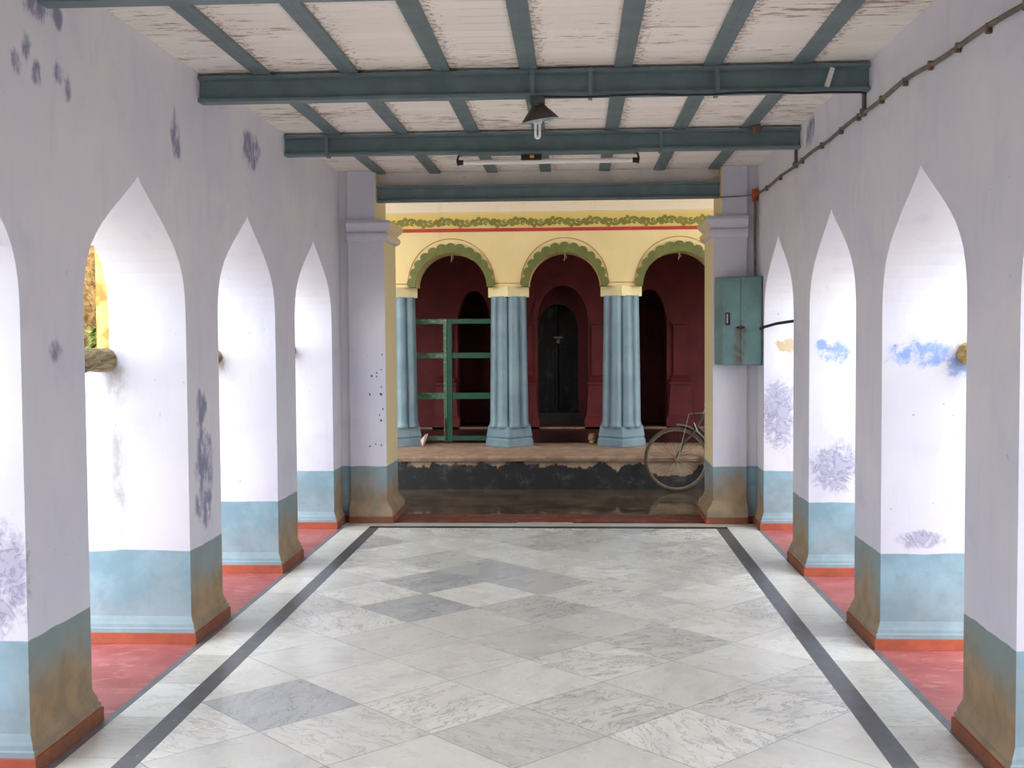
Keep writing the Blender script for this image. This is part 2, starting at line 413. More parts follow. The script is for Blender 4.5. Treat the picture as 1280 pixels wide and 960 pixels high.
def skirt(x0,x1,y0,y1):
    bm=B()
    L=[]
    for z,o in((0,.034),(.055,.034),(.0555,.026),(.078,.026),(.083,.018),(.10,.016),(.112,.010),(.14,.0),(.142,-.004)):
        L.append([(x0-o,y0-o,z),(x1+o,y0-o,z),(x1+o,y1+o,z),(x0-o,y1+o,z)])
    loops(bm,L); return bm
for w,x0,x1,xw in((wl,XLo,XL,-2.80),(wr,XR,XRo,2.35)):
    for a,b in PX[2:]:
        bb=b if b<9.6 else 9.62
        obj('plinth_moulding',skirt(min(x0,xw) ,max(x1,xw),a,bb),WALL,w)
        bm=B(); box(bm,min(x0 if xw<0 else x1,xw),max(x0 if xw<0 else x1,xw),a,b,0,1.434)
        obj('wing_wall',bm,WALL,w)
# ceiling and header
bm=B(); box(bm,XLo,XRo,Y0,10.2,H,H+.12); struct(obj('ceiling',bm,CEIL))
bm=B(); box(bm,-1.699,1.244,9.745,10.15,2.86,H-.001); struct(obj('wall_header',bm,plain('header_whitewash',S(228,222,214),.75,0,.05,4,S(196,180,160),8,.55,.75)))
bm=B(); box(bm,-2.9,2.5,Y0-.2,Y0,-.1,H+.12); struct(obj('wall_light_block',bm,WALL))  # unseen end wall, added to block light from behind the camera
# floor: abutting inlaid strips in one slab
bm=B(); MS=[MARBLE,STRIP,BAND,GREYB,BLACKB,WHITEB]
def slab(x0,x1,y0,y1,mi):
    v=[bm.verts.new(p) for p in((x0,y0,0),(x1,y0,0),(x1,y1,0),(x0,y1,0))]; bm.faces.new(v).material_index=mi
FE=9.315
for x0,x1,mi in((-1.982,-1.945,3),(-1.945,-1.737,1),(-1.737,-1.646,2),(-1.646,1.167,0),(1.167,1.266,2),(1.266,1.500,1),(1.500,1.540,3)):
    slab(x0,x1,Y0,FE,mi)
slab(-1.737,1.266,FE,9.405,4)
slab(-1.982,-1.737,FE,9.405,1); slab(1.266,1.54,FE,9.405,1)
slab(-1.982,1.54,9.405,9.575,5); 
for x0,x1,mi in((-1.982,-.50,4),(-.50,-.02,5),(-.02,1.54,4)): slab(x0,x1,9.575,9.615,mi)
geom=bmesh.ops.extrude_face_region(bm,geom=list(bm.faces))
bmesh.ops.translate(bm,vec=(0,0,-.1),verts=[g for g in geom['geom'] if isinstance(g,bmesh.types.BMVert)])
struct(obj('floor',bm,MS))
bm=B(); box(bm,-2.9,-1.982,Y0,9.66,-.1,-.001); struct(obj('floor_left',bm,REDF))
bm=B(); box(bm,1.54,2.45,Y0,9.66,-.1,-.001); struct(obj('floor_right',bm,REDF))
bm=B(); box(bm,-1.982,1.54,9.615,10.05,-.1,.002); struct(obj('trim_1',bm,REDS,bevel=.006),'red oxide threshold strip at the far edge of the marble floor')
bm=B(); box(bm,-9,9,10.05,12.6,-.14,-.04); struct(obj('floor_passage',bm,WET))
bm=B(); box(bm,-40,40,-25,45,-.2,-.10); struct(obj('ground',bm,SOIL))

# ------------------------------------------------------------------ end piers
def pier(sgn,xin,xstep,xo,xneck,label):
    t=thing('square_pier',(xin,9.6,0),label,'pier')
    def plan(y0,xi,o=0): 
        p=[(xo,9.66),(xstep,9.66),(xstep,y0-o),(xi-sgn*-1*0+o*sgn*-1*-1 if False else xi+(-o if sgn>0 else o),y0-o),(xi+(-o if sgn>0 else o),10.20+o),(xo,10.20+o)]
        return p
    bm=B(); prism(bm,plan(9.6,xin),0,2.44,2); obj('shaft',bm,PIER,t,bevel=.008)
    # capital: two swelling mouldings wrapping front and inner face
    bm=B(); L=[]
    for z,o in((2.425,.0),(2.43,.012),(2.445,.034),(2.47,.042),(2.492,.034),(2.50,.012),(2.512,.018),(2.545,.050),(2.575,.062),(2.60,.050),(2.605,.0)):
        L.append([(p[0],p[1],z) for p in plan(9.6,xin,o)])
    loops(bm,L); obj('capital',bm,PIER,t,True)
    bm=B(); prism(bm,[(xo,9.66),(xstep,9.66),(xstep,9.6),(xneck,9.6),(xneck,10.15),(xo,10.15)],2.60,H-.001,2); obj('neck',bm,PIER,t,bevel=.006)
    bm=B(); L=[]
    for z,o in((0,.06),(.055,.06),(.06,.05),(.10,.052),(.125,.040),(.15,.015),(.19,.0)):
        L.append([(p[0],p[1],z) for p in plan(9.6,xin,o)])
    loops(bm,L); obj('base',bm,PIER,t,True)
    # narrow strip between pier and side wall
    bm=B(); xa,xb=sorted((xstep,XL+.001 if sgn<0 else XR-.001)); box(bm,xa,xb,9.63,9.70,0,H-.001); obj('side_strip',bm,WALL,t)
    return t
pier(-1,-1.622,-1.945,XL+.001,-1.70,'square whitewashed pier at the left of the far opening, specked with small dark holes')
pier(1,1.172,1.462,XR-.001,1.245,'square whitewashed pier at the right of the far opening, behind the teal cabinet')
# chips in the left pier's front
sh=[c for c in bpy.data.objects['square_pier'].children if c.name.startswith('shaft')][0]
for k in range(16):
    x=-1.645-abs(R.gauss(0,.07)); z=.62+R.random()*.85; a=.004+.005*R.random(); h=.005+.009*R.random()
    hb_=B(); L=[]
    for q,y in((1,9.602),(.9,9.597),(.3,9.596)): L.append([(x+a*q*math.cos(2*PI*i/9)*(1+.2*math.sin(i*2.3+k)),y,z+h*q*math.sin(2*PI*i/9)) for i in range(9)])
    loops(hb_,L); obj('chip_mark',hb_,IRON,sh)

# ------------------------------------------------------------------ ceiling steel
def ibeam(name,x0,x1,yc,top,label):
    h,w,tf,tw=.138,.085,.016,.012
    p=[(-w/2,0),(w/2,0),(w/2,tf),(tw/2,tf+.006),(tw/2,h-tf-.006),(w/2,h-tf),(w/2,h),(-w/2,h),(-w/2,h-tf),(-tw/2,h-tf-.006),(-tw/2,tf+.006),(-w/2,tf)]
    bm=B(); prism(bm,[(yc+a,top-h+b) for a,b in p],x0,x1,0)
    o=obj(name,bm,TEAL); return tag(o,label,'beam','steel ceiling beams')
ZB=3.012
ibeam('steel_beam',XL,XR,4.235,ZB,'teal steel beam crossing the ceiling at the top left corner, nearest of the four')
b1=ibeam('steel_beam',XL,XR,6.05,ZB,'long teal steel beam that the cone shaded lamp hangs from')
b2=ibeam('steel_beam',XL,XR,7.85,ZB,'teal steel beam directly above the fluorescent tube light')
b3=ibeam('steel_beam',-1.695,1.238,9.70,2.905,'short teal steel beam spanning between the two far piers above the opening')
def strap(par,x,yc,top):
    bm=B(); h=.138; 
    box(bm,x-.011,x+.011,yc-.05,yc-.0435,top-h-.004,top+.004); box(bm,x-.011,x+.011,yc-.05,yc+.05,top-h-.010,top-h-.003); box(bm,x-.011,x+.011,yc+.0435,yc+.05,top-h-.004,top+.004)
    obj('strap',bm,TEALD,par)
for x in(-.217,.091,.756): strap(b1,x,6.05,ZB)
strap(b2,-1.72,7.85,ZB); strap(b2,.60,7.85,ZB)
bm=B(); box(bm,-.012,.012,-.012,.012,-.05,.05)
obj('tie_clamp',bm,WPLAS,b1,xf=Matrix.Translation((1.335,6.0,2.94))@Matrix.Rotation(.3,4,'Y'))
bm=B(); lathe(bm,[(.0,-.03),(.02,-.028),(.034,-.005),(.036,.02),(.02,.03),(0,.03)],(1.24,7.745,2.992),14,False); tube(bm,[(1.24,7.745,3.02),(1.24,7.745,3.03)],.008,8)
o=obj('ceiling_rose',bm,ROSE,None,True); tag(o,'small round brown ceiling fitting beside the second beam near the right wall','ceiling fitting')
ordn=['leftmost','second from the left','third from the left','middle','third from the right','second from the right','rightmost']
def batten(x,lab):
    bm=B(); box(bm,x-.046,x+.046,Y0,9.73,H-.016,H+.002)
    for s in(-1,): box(bm,x-.006,x+.006,Y0,9.73,H-.017,H-.014)
    return tag(obj('ceiling_batten',bm,TEALD,bevel=.003),lab,'batten','ceiling battens')
for x,k in zip(BX,ordn): batten(x,'flat teal batten running lengthwise on the white board ceiling, %s of seven'%k)

# ------------------------------------------------------------------ temple front
FY=12.95
CX=[-2.070,-.762,.546,1.854]
AC=[(CX[i]+CX[i+1])/2 for i in range(3)]
ZS=2.176
def ell(c,a,b,z0,n=28,t0=0,t1=PI): return [(c-a*math.cos(t0+(t1-t0)*i/n),z0+b*math.sin(t0+(t1-t0)*i/n)) for i in range(n+1)]
poly=[(-3.2,3.5),(-3.2,ZS)]
for c in AC: poly+=ell(c,.412,.388,ZS)
poly+=[(3.0,ZS),(3.0,3.5)]
bm=B(); prism(bm,poly,FY,FY+.34,1); fac=struct(obj('wall_back',bm,FAC))
for c in AC:
    n=13*6; inn=ell(c,.412,.388,ZS,n); out=[]
    for i in range(n+1):
        t=PI*i/n; s=abs(math.sin(13*t)); k=1+.075*(s**.6)
        fl=.02*max(0,1-math.sin(t)*5)
        out.append((c-(.468*k+fl)*math.cos(t),ZS+(.472*k)*math.sin(t)))
    bm=B(); strip(bm,inn,out,FY-.035,FY+.36); obj('scalloped_arch_trim',bm,GREEN,fac)
    bm=B(); tube(bm,[(p[0],FY-.004,p[1]) for p in ell(c,.503,.515,ZS+.04,36)],.0055,6); obj('arch_outline',bm,BRNL,fac)
for k in range(4):
    xa=AC[k-1]+.503 if k>0 else -2.9; xb=AC[k]-.503 if k<3 else 2.7
    bm=B(); tube(bm,[(xa,FY-.004,ZS+.04),(xb,FY-.004,ZS+.04)],.006,6); obj('outline_foot',bm,BRNL,fac)
bm=B(); box(bm,-3.2,3.0,FY-.006,FY+.01,2.808,2.848); obj('red_band',bm,REDL,fac)
bm=B(); box(bm,-3.2,3.0,FY-.022,FY+.01,3.03,3.5); obj('cornice_band',bm,FAC,fac)
# stencilled vine
vine=B(); VL=[0]
def ribbon(pts,w):
    n=len(pts); L=[];Rr=[]
    for i,p in enumerate(pts):
        a=Vector(pts[max(i-1,0)]);b=Vector(pts[min(i+1,n-1)]); t=(b-a).normalized(); q=Vector((-t.y,t.x))
        ww=(w[0]+(w[1]-w[0])*i/(n-1))/2 if isinstance(w,tuple) else w/2
        L.append(tuple(Vector(p)+q*ww)); Rr.append(tuple(Vector(p)-q*ww))
    VL[0]=(VL[0]+1)%9; strip(vine,L,Rr,FY-.004-.0006*VL[0],FY+.002)
def leafp(x,z,a,l,w):
    pts=[(x+math.cos(a)*l*s,z+math.sin(a)*l*s) for s in(0,.2,.45,.7,1)]
    ws=[.2,.8,1,.7,.05]; L=[];Rr=[]
    for p,k in zip(pts,ws):
        L.append((p[0]-math.sin(a)*w*k/2,p[1]+math.cos(a)*w*k/2)); Rr.append((p[0]+math.sin(a)*w*k/2,p[1]-math.cos(a)*w*k/2))
    VL[0]=(VL[0]+1)%9; strip(vine,L,Rr,FY-.004-.0006*VL[0],FY+.002)
per=.226; zc=2.915; hh=.050; x=-2.35; up=1
while x<2.2:
    # C-shaped scroll with curled end, joined by three-lobed leaves; alternate ones are flipped
    f=lambda px,pz: (x+px,zc+up*pz)
    ribbon([f(.055-.055*math.cos(t)*1.0,-.008+.046*math.sin(t)) for t in [ -.5+i*.25 for i in range(17)]],(.036,.026))
    ribbon([f(.062+.018*math.cos(t),-.008+.016*math.sin(t)) for t in [i*.45 for i in range(13)]],.020)
    leafp(*f(.115,-.03),up*.8,.075,.05); leafp(*f(.13,-.04),up*1.5,.065,.045); leafp(*f(.13,.03),up*-.3,.085,.045)
    leafp(*f(.165,.045),up*-2.2,.08,.045); leafp(*f(.185,-.045),up*2.2,.06,.04); leafp(*f(.0,.03),up*2.4,.05,.04); leafp(*f(.185,.01),up*.1,.06,.045)
    x+=per*.5*1.0+.1; up=-up
obj('stencilled_vine_border',vine,GREEN2,fac)
# columns: eight-lobed shafts on square bases set cornerwise
DZ=.325; CY=13.11
def column(cx,label):
    t=thing('fluted_column',(cx,CY,DZ),label,'column','pale blue temple columns'); 
    def dia(h,z): return [(cx,CY-h,z),(cx+h,CY,z),(cx,CY+h,z),(cx-h,CY,z)]
    bm=B(); loops(bm,[dia(.285,DZ),dia(.278,DZ+.075),dia(.262,DZ+.10)]); obj('lower_base',bm,COLM,t,bevel=.006)
    bm=B(); loops(bm,[dia(.262,DZ+.10),dia(.272,DZ+.118),dia(.255,DZ+.20),dia(.25,DZ+.235)]); obj('upper_base',bm,COLM,t,bevel=.006)
    bm=B(); L=[]
    n=8*10
    for z,r in((.225,.246),(.245,.250),(.262,.238),(.30,.232),(.8,.226),(1.3,.219),(1.74,.213)):
        l=[]
        for i in range(n):
            a=2*PI*i/n+PI/8*0; ph=(a/(PI/4)+.5)%1
            k=math.sin(PI*ph); rr=r*(.74+.26*k**.6)
            a2=a+PI/8
            l.append((cx+rr*math.cos(a2),CY+rr*math.sin(a2),DZ+z))
        L.append(l)
    loops(bm,L); obj('shaft',bm,COLM,t,True)
    bm=B(); loops(bm,[dia(.240,2.058),dia(.240,ZS+.0)]); obj('capital',bm,CREAM,t,bevel=.004)
    return t
column(CX[0],'pale blue clustered column half hidden by the left pier')
column(CX[1],'pale blue clustered column between the green gate and the shrine doorway')
column(CX[2],'pale blue clustered column between the shrine doorway and the bicycle')
column(CX[3],'pale blue clustered column behind the right pier')
# hanging strings at the crowns
for c in AC:
    bm=B(); tube(bm,[(c,FY+.05,2.56),(c+.004,FY+.05,2.50),(c-.006,FY+.05,2.47)],.004,6); tube(bm,[(c+.004,FY+.05,2.56),(c+.025,FY+.05,2.50)],.003,6)
    w={0:'left',1:'middle',2:'right'}[AC.index(c)]
    tag(obj('hanging_string',bm,POT),'short pale string hanging from the crown of the %s scalloped arch'%w,'string','strings under the scalloped arches')
# veranda plinth
bm=B(); prism(bm,[(11.97,-.06),(11.97,.262),(11.945,.268),(11.938,.30),(11.945,.32),(11.97,.325),(17.2,.325),(17.2,-.06)],-6,6,0); struct(obj('floor_veranda',bm,PLINTH))
bm=B(); box(bm,-6,6,13.415,17.0,.31,.329); struct(obj('floor_shrine',bm,plain('dark_oxide_floor',S(74,42,38),.28,0,.15,5)))
bm=B(); box(bm,-3.2,3.2,15.44,15.62,.325,.352); struct(obj('baseboard_shrine',bm,plain('worn_brown_edge',S(150,112,92),.6,0,.12,6)))
# shrine wall with three arched doorways
SY=15.6; F2=.325
def parch(c,hw,zs,zt,n=14):
    L=[]
    for i in range(n+1):
        u=i/n; L.append((c-hw*math.cos(u*PI/2)**.9,zs+(zt-zs)*math.sin(u*PI/2)**1.15))
    return L+[(2*c-a,b) for a,b in L[::-1][1:]]
def shrine_wall(name,y0,y1,doors,x0,x1,ztop,z0,mat):
    p=[(x0,ztop),(x0,z0)]
    for c,hw,zs,zt in doors: p+=[(c-hw,z0)]+parch(c,hw,zs,zt)+[(c+hw,z0)]
    p+=[(x1,z0),(x1,ztop)]
    bm=B(); prism(bm,p,y0,y1,1); return struct(obj(name,bm,mat))
sw=shrine_wall('wall_shrine',SY,SY+.3,[(-1.39,.235,1.75,2.24),(-.158,.35,1.80,2.30),(1.04,.235,1.75,2.24)],-3.2,3.2,3.6,F2,MAROON)
def pilaster(x,w):
    bm=B(); L=[]
    for z,o in((F2,.10),(F2+.14,.10),(F2+.18,.075),(.70,.06),(.92,.045),(.93,.06),(.97,.06),(.985,.03),(1.02,.045),(1.05,.01),(1.06,0),(1.75,0),(1.76,.03),(1.80,.03)):
        L.append([(x-w/2-o,SY-.06-o,z),(x+w/2+o,SY-.06-o,z),(x+w/2+o,SY+.05,z),(x-w/2-o,SY+.05,z)])
    loops(bm,L); obj('pilaster',bm,MAROON,sw)
for x,w in((-.66,.16),(.32,.16),(1.45,.18),(-1.78,.18),(.66,.14),(-1.0,.14)): pilaster(x,w)
bm=B(); strip(bm,parch(-.158,.35,1.80,2.30),parch(-.158,.43,1.80,2.42),SY-.03,SY+.01); obj('arch_moulding',bm,MAROON,sw)
shrine_wall('wall_vestibule',16.15,16.35,[(-.235,.29,1.70,2.06)],-.75,.45,2.9,.505,MAROON)
bm=B(); box(bm,-.70,.40,16.12,16.5,.325,.505); struct(obj('trim_2',bm,plain('worn_sill',S(56,42,38),.6)),'worn brown door sill under the black shrine door')
# black double door
dr=bpy.data.objects.new('door_1',None); COL.objects.link(dr); dr.location=(-.235,16.45,F2); struct(dr,'dark weathered double door deep inside the middle arch')
for s in(-1,1):
    bm=B(); x0,x1=sorted((-.235,-.235+s*.34)); box(bm,x0+.003,x1-.003,16.43,16.48,.505,2.15)
    for z in(.56,.95,1.36,1.78): box(bm,x0+.01,x1-.01,16.41,16.44,z,z+.05)
    for xx in(x0+.01,x1-.05): box(bm,xx,xx+.04,16.412,16.44,.53,2.1)
    obj('door_leaf',bm,DARKD,dr,bevel=.004)
bm=B(); box(bm,-.255,-.215,16.385,16.41,1.50,1.55); tube(bm,[(-.25,16.397,1.55)]+[(-.235-.015*math.cos(PI*i/8),16.397,1.575+.018*math.sin(PI*i/8)) for i in range(9)]+[(-.22,16.397,1.55)],.004,6); box(bm,-.30,-.17,16.395,16.412,1.575,1.595)
obj('padlock',bm,CHROME,dr)
# enclosing shell of the veranda
bm=B(); box(bm,-3.3,-3.2,13.1,17.2,.2,3.6); struct(obj('wall_veranda_left',bm,MAROON))
bm=B(); box(bm,3.2,3.3,13.1,17.2,.2,3.6); struct(obj('wall_veranda_right',bm,MAROON))
bm=B(); box(bm,-3.3,3.3,16.6,16.8,.2,3.6); struct(obj('wall_veranda_back',bm,MAROON))
bm=B(); box(bm,-3.3,3.3,13.29,17.2,3.0,3.2); struct(obj('ceiling_veranda',bm,INNER))
bm=B(); box(bm,-3.3,3.3,10.15,13.2,3.5,3.62); struct(obj('ceiling_passage_light_block',bm,ROOFM))  # unseen roof, added to limit the light on the temple front
for x in(-.72,.42):
    bm=B(); box(bm,x-.03,x+.03,15.85,16.2,F2,2.9); struct(obj('wall_vestibule_side',bm,MAROON))
# green gate in the left bay
GY=13.43
gt=thing('green_gate',(-1.53,GY,DZ),'green two leaf barred metal gate standing in the left scalloped arch','gate')
def leaf_(x0,x1,mat,wst):
    zt=1.816; o=bpy.data.objects.new('gate_leaf',None); COL.objects.link(o); o.parent=gt
    for z0,z1 in((.356,.412),(.855,.930),(1.345,1.412),(1.758,1.816)):
        bm=B(); box(bm,x0+wst[0],x1-wst[1],GY-.012,GY+.012,z0,z1); obj('rail',bm,mat,o,bevel=.003)
    for xa,xb,m in((x0,x0+wst[0],wst[2]),(x1-wst[1],x1,wst[3])):
        bm=B(); box(bm,xa,xb,GY-.018,GY+.018,.340,zt); obj('stile',bm,m,o,bevel=.003)
leaf_(-2.16,-1.527,GATE_LIT,(.04,.042,GATE,GATE_LIT)); leaf_(-1.523,-.90,GATE,(.058,.04,GATE,GATE))
bm=B(); tube(bm,[(-1.545,GY-.03,.345),(-1.545,GY-.03,.62)],.008,8); box(bm,-1.56,-1.53,GY-.034,GY-.01,.5,.52); obj('drop_bolt',bm,IRON,gt)
# small loose things on the deck
bm=B(); loops(bm,[[(-1.80,13.0,.40),(-1.735,12.97,.47),(-1.705,12.99,.475)],[(-1.775,12.965,.333),(-1.765,12.94,.335),(-1.755,12.97,.333)]]); 
o=obj('paper_scrap',bm,PINK); tag(o,'pale pink scrap of folded paper propped beside the left column foot','paper')
bm=B(); lathe(bm,[(.028,0),(.036,.012),(.030,.03),(.046,.05),(.05,.08),(.04,.095),(.046,.11),(.036,.115),(.02,.10)],(.208,13.38,DZ),18); o=obj('clay_pot',bm,POT,None,True)
tag(o,'small tan clay pot on the deck left of the right column base','pot')

# ------------------------------------------------------------------ bicycle
GZ=-.04; hx,by=1.069,11.83; wr_=.34; rx=hx+1.09
bt=thing('bicycle',(hx+.5,by,GZ),'old black bicycle with rusty rims leaning by the plinth, mostly hidden by right pier','bicycle')
lean=Matrix.Translation((0,by,GZ))@Matrix.Rotation(math.radians(-5),4,'X')@Matrix.Translation((0,-by,-GZ))
hz=GZ+wr_
def circ(cx,r,n=56,y=by,t0=0,t1=2*PI,closed=True): 
    m=n if closed else n+1
    return [(cx+r*math.cos(t0+(t1-t0)*i/n),y,hz+r*math.sin(t0+(t1-t0)*i/n)) for i in range(m)]
def bo(name,bm,mat,par,smooth=True): return obj(name,bm,mat,par,smooth,xf=lean)
def wheel(name,cx):
    bm=B(); tube(bm,circ(cx,wr_-.019),.019,10,True); w=bo(name,bm,RUBBER,bt)
    bm=B(); V=[]
    for r,y in((.325,-.013),(.300,-.013),(.297,0),(.300,.013),(.325,.013),(.318,0)): V.append(circ(cx,r,56,by+y))
    n=56; VV=[[bm.verts.new(p) for p in v] for v in V]
    for i in range(6):
        for k in range(n): bm.faces.new((VV[i][k],VV[i][(k+1)%n],VV[(i+1)%6][(k+1)%n],VV[(i+1)%6][k]))
    bo('rim',bm,RUSTY,w)
    bm=B()
    for i in range(32):
        a=2*PI*i/32; s=1 if i%2 else -1; b=a+(.5 if (i//2)%2 else -.5)
        tube(bm,[(cx+.02*math.cos(b),by+s*.03,hz+.02*math.sin(b)),(cx+.30*math.cos(a),by,hz+.30*math.sin(a))],.0011,4)
    bo('spokes',bm,IRON,w)
    bm=B(); tube(bm,[(cx,by-.05,hz),(cx,by-.034,hz),(cx,by-.033,hz),(cx,by-.024,hz),(cx,by-.023,hz),(cx,by+.023,hz),(cx,by+.024,hz),(cx,by+.033,hz),(cx,by+.034,hz),(cx,by+.05,hz)],[.006,.007,.024,.024,.016,.016,.024,.024,.007,.006],14); bo('hub',bm,RUSTY,w)
    return w
wheel('front_wheel',hx); wheel('rear_wheel',rx)
def fender(cx,t0,t1):
    bm=B(); n=40; L=[]
    for i in range(n+1):
        t=t0+(t1-t0)*i/n; l=[]
        for r,y in((.358,-.030),(.372,-.016),(.376,0),(.372,.016),(.358,.030),(.360,.026),(.369,.014),(.373,0),(.369,-.014),(.360,-.026)):
            l.append((cx+r*math.cos(t),by+y,hz+r*math.sin(t)))
        L.append(l)
    loops(bm,L); bo('mudguard',bm,FEND,bt)
fender(hx,-.5,1.55); fender(rx,-.2,2.9)
ht=Vector((hx+.285,by,GZ+.80)); hb=Vector((hx+.205,by,GZ+.665))   # steering head top / bottom
cr=Vector((hx+.275,0,0))
bm=B()
for s in(-1,1): tube(bm,[(hx,by+s*.048,hz),(hx+.02,by+s*.048,hz+.05),(hx+.09,by+s*.045,hz+.19),(hb.x-.02,by+s*.040,hb.z-.04),(hb.x-.008,by+s*.03,hb.z-.01)],[.008,.009,.012,.013,.012],10)
tube(bm,[(hb.x-.008,by-.04,hb.z-.012),(hb.x-.008,by+.04,hb.z-.012)],.014,10); tube(bm,[hb,ht+(ht-hb)*.25],.013,10); bo('fork',bm,BPAINT,bt)
bm=B(); tube(bm,[(hx-.0,by-.055,hz),(hx+.02,by-.055,hz+.04),(hx+.13,by-.06,hb.z+.15),(ht.x+.02,by-.06,ht.z+.03)],.0045,8); tube(bm,[(hx+.18,by-.065,hb.z+.06),(hx+.215,by-.065,hb.z-.03),(hx+.24,by-.05,hb.z-.06)],.0045,8); bo('brake_rod',bm,CHROME,bt)
bb=Vector((hx+.62,by,GZ+.29)); st=Vector((hx+.78,by,GZ+.80)); re=Vector((rx,by,hz))
bm=B()
tube(bm,[hb,ht],.019,12); tube(bm,[hb+(ht-hb)*.2,bb],.015,12); tube(bm,[hb+(ht-hb)*.85,st],.014,12); tube(bm,[bb,st+Vector((.02,0,.07))],.015,12)
for s in(-1,1):
    o_=Vector((0,s*.05,0)); tube(bm,[bb+Vector((0,s*.03,0)),re+o_],.009,8); tube(bm,[st+Vector((0,s*.02,0)),re+o_],.008,8)
bo('frame',bm,BPAINT,bt)
bm=B(); c0=ht+Vector((.02,0,.09))
tube(bm,[c0+Vector((.17,-.27,.0)),c0+Vector((.06,-.26,.03)),c0+Vector((.02,-.16,.03)),c0+Vector((.01,0,0)),c0+Vector((.02,.16,.03)),c0+Vector((.06,.26,.03)),c0+Vector((.17,.27,0))],.011,10); tube(bm,[ht,c0+Vector((.01,0,0))],.012,10); h_=bo('handlebar',bm,CHROME,bt)
for s in(-1,1):
    bm=B(); tube(bm,[c0+Vector((.06,s*.263,.02)),c0+Vector((.18,s*.27,-.002))],.016,10); bo('grip',bm,RUBBER,h_)
bm=B(); sp=st+Vector((.03,0,.13)); L=[]
for dx,w,z in((-.17,.015,0),(-.10,.03,.012),(0,.05,.012),(.07,.10,.02),(.12,.105,.024),(.14,.08,.01)):
    L.append([tuple(sp+Vector((dx,w*math.cos(a),z+.022*math.sin(a)))) for a in [2*PI*k/14 for k in range(14)]])
loops(bm,L); sd=bo('saddle',bm,LEATH,bt)
bm=B(); tube(bm,[st,sp],.012,10); bo('seat_post',bm,CHROME,bt)
bm=B(); tube(bm,[bb+Vector((0,-.06,0)),bb+Vector((0,.06,0))],.016,12)
for s in(-1,1):
    tube(bm,[bb+Vector((0,s*.06,0)),bb+Vector((s*.15,s*.065,-.06))],.009,8); v=bb+Vector((s*.15,s*.11,-.06)); box(bm,v.x-.03,v.x+.03,v.y-.04,v.y+.04,v.z-.012,v.z+.012)
tube(bm,[(bb.x+.09*math.cos(t),bb.y-.05,bb.z+.09*math.sin(t)) for t in [2*PI*i/28 for i in range(28)]],.005,6,True); bo('crank',bm,CHROME,bt)
bm=B()
for s in(-1,1): tube(bm,[re+Vector((0,s*.05,0)),re+Vector((.06,s*.07,.40)),re+Vector((-.22,s*.06,.42))],.006,8)
for k in range(4): tube(bm,[re+Vector((.06-.08*k,-.07,.41)),re+Vector((.06-.08*k,.07,.41))],.006,8)
bo('carrier',bm,IRON,bt)

# ------------------------------------------------------------------ lamps
lp=thing('pendant_lamp',(-.19,6.05,2.87),'cone shaded lamp with a white folded tube bulb hanging under the long beam','lamp')
lx,ly=-.190,6.03
bm=B(); box(bm,lx-.040,lx+.040,ly-.035,ly+.035,2.836,2.876); lathe(bm,[(.030,-.02),(.034,0),(.034,.012)],(lx,ly,2.828),16); obj('socket',bm,DKPL,lp,bevel=.004)
tl=Matrix.Translation((lx,ly,2.84))@Matrix.Rotation(math.radians(-9),4,'Y')@Matrix.Rotation(math.radians(6),4,'X')@Matrix.Translation((-lx,-ly,-2.84))
bm=B(); lathe(bm,[(.022,0),(.030,-.008),(.097,-.084),(.100,-.090)],(lx,ly,2.84),36,False); so=obj('shade',bm,SHADE,lp,True,xf=tl)
so.modifiers.new('thickness','SOLIDIFY').thickness=.002
bm=B(); lathe(bm,[(.018,-.003),(.027,-.012),(.094,-.0855),(.096,-.0885)],(lx,ly,2.838),36,False); obj('shade_lining',bm,SHADEI,lp,True,xf=tl)
bm=B(); lathe(bm,[(.020,0),(.024,-.01),(.024,-.055),(.018,-.06)],(lx,ly,2.79),18); bl=obj('bulb_base',bm,WPLAS,lp,True)
bm=B()
for dx,dy in((-.011,-.006),(.011,-.006)):
    pass
tube(bm,[(lx-.011,ly-.008,2.74),(lx-.011,ly-.008,2.665)]+[(lx-.011*math.cos(PI*i/8),ly-.008,2.665-.011*math.sin(PI*i/8)) for i in range(1,8)]+[(lx+.011,ly-.008,2.665),(lx+.011,ly-.008,2.74)],.0068,10)
tube(bm,[(lx-.011,ly+.012,2.74),(lx-.011,ly+.012,2.675)]+[(lx-.011*math.cos(PI*i/8),ly+.012,2.675-.011*math.sin(PI*i/8)) for i in range(1,8)]+[(lx+.011,ly+.012,2.675),(lx+.011,ly+.012,2.74)],.0068,10)
obj('folded_tube',bm,GLASSW,bl,True)
ft=thing('fluorescent_light',(-.17,7.82,2.87),'long white fluorescent tube light in a teal holder under the second beam','light')
ty=7.80; tz=2.806
bm=B(); box(bm,-.79,.435,ty-.02,ty+.03,2.852,2.874); obj('channel',bm,TEAL,ft,bevel=.003)
bm=B(); tube(bm,[(-.765,ty,tz),(.420,ty,tz)],.0165,16); obj('tube',bm,TUBEM,ft,True)
for x,s in((-.79,-1),(.435,1)):
    bm=B(); tube(bm,[(x-s*.03,ty,2.862),(x+s*.006,ty,2.85),(x+s*.012,ty,2.82),(x+s*.006,ty,2.785)],.008,8); tube(bm,[(x+s*.010,ty,tz),(x-s*.03,ty,tz)],.018,12); obj('end_holder',bm,IRON,ft,True)
bm=B(); box(bm,-.36,-.22,ty-.025,ty+.02,2.815,2.853); q=obj('ballast',bm,IRON,ft,bevel=.003)
bm=B(); tube(bm,[(-.30,ty-.027,2.838),(-.27,ty-.027,2.838)],.012,12); obj('starter',bm,YELL,q,True)
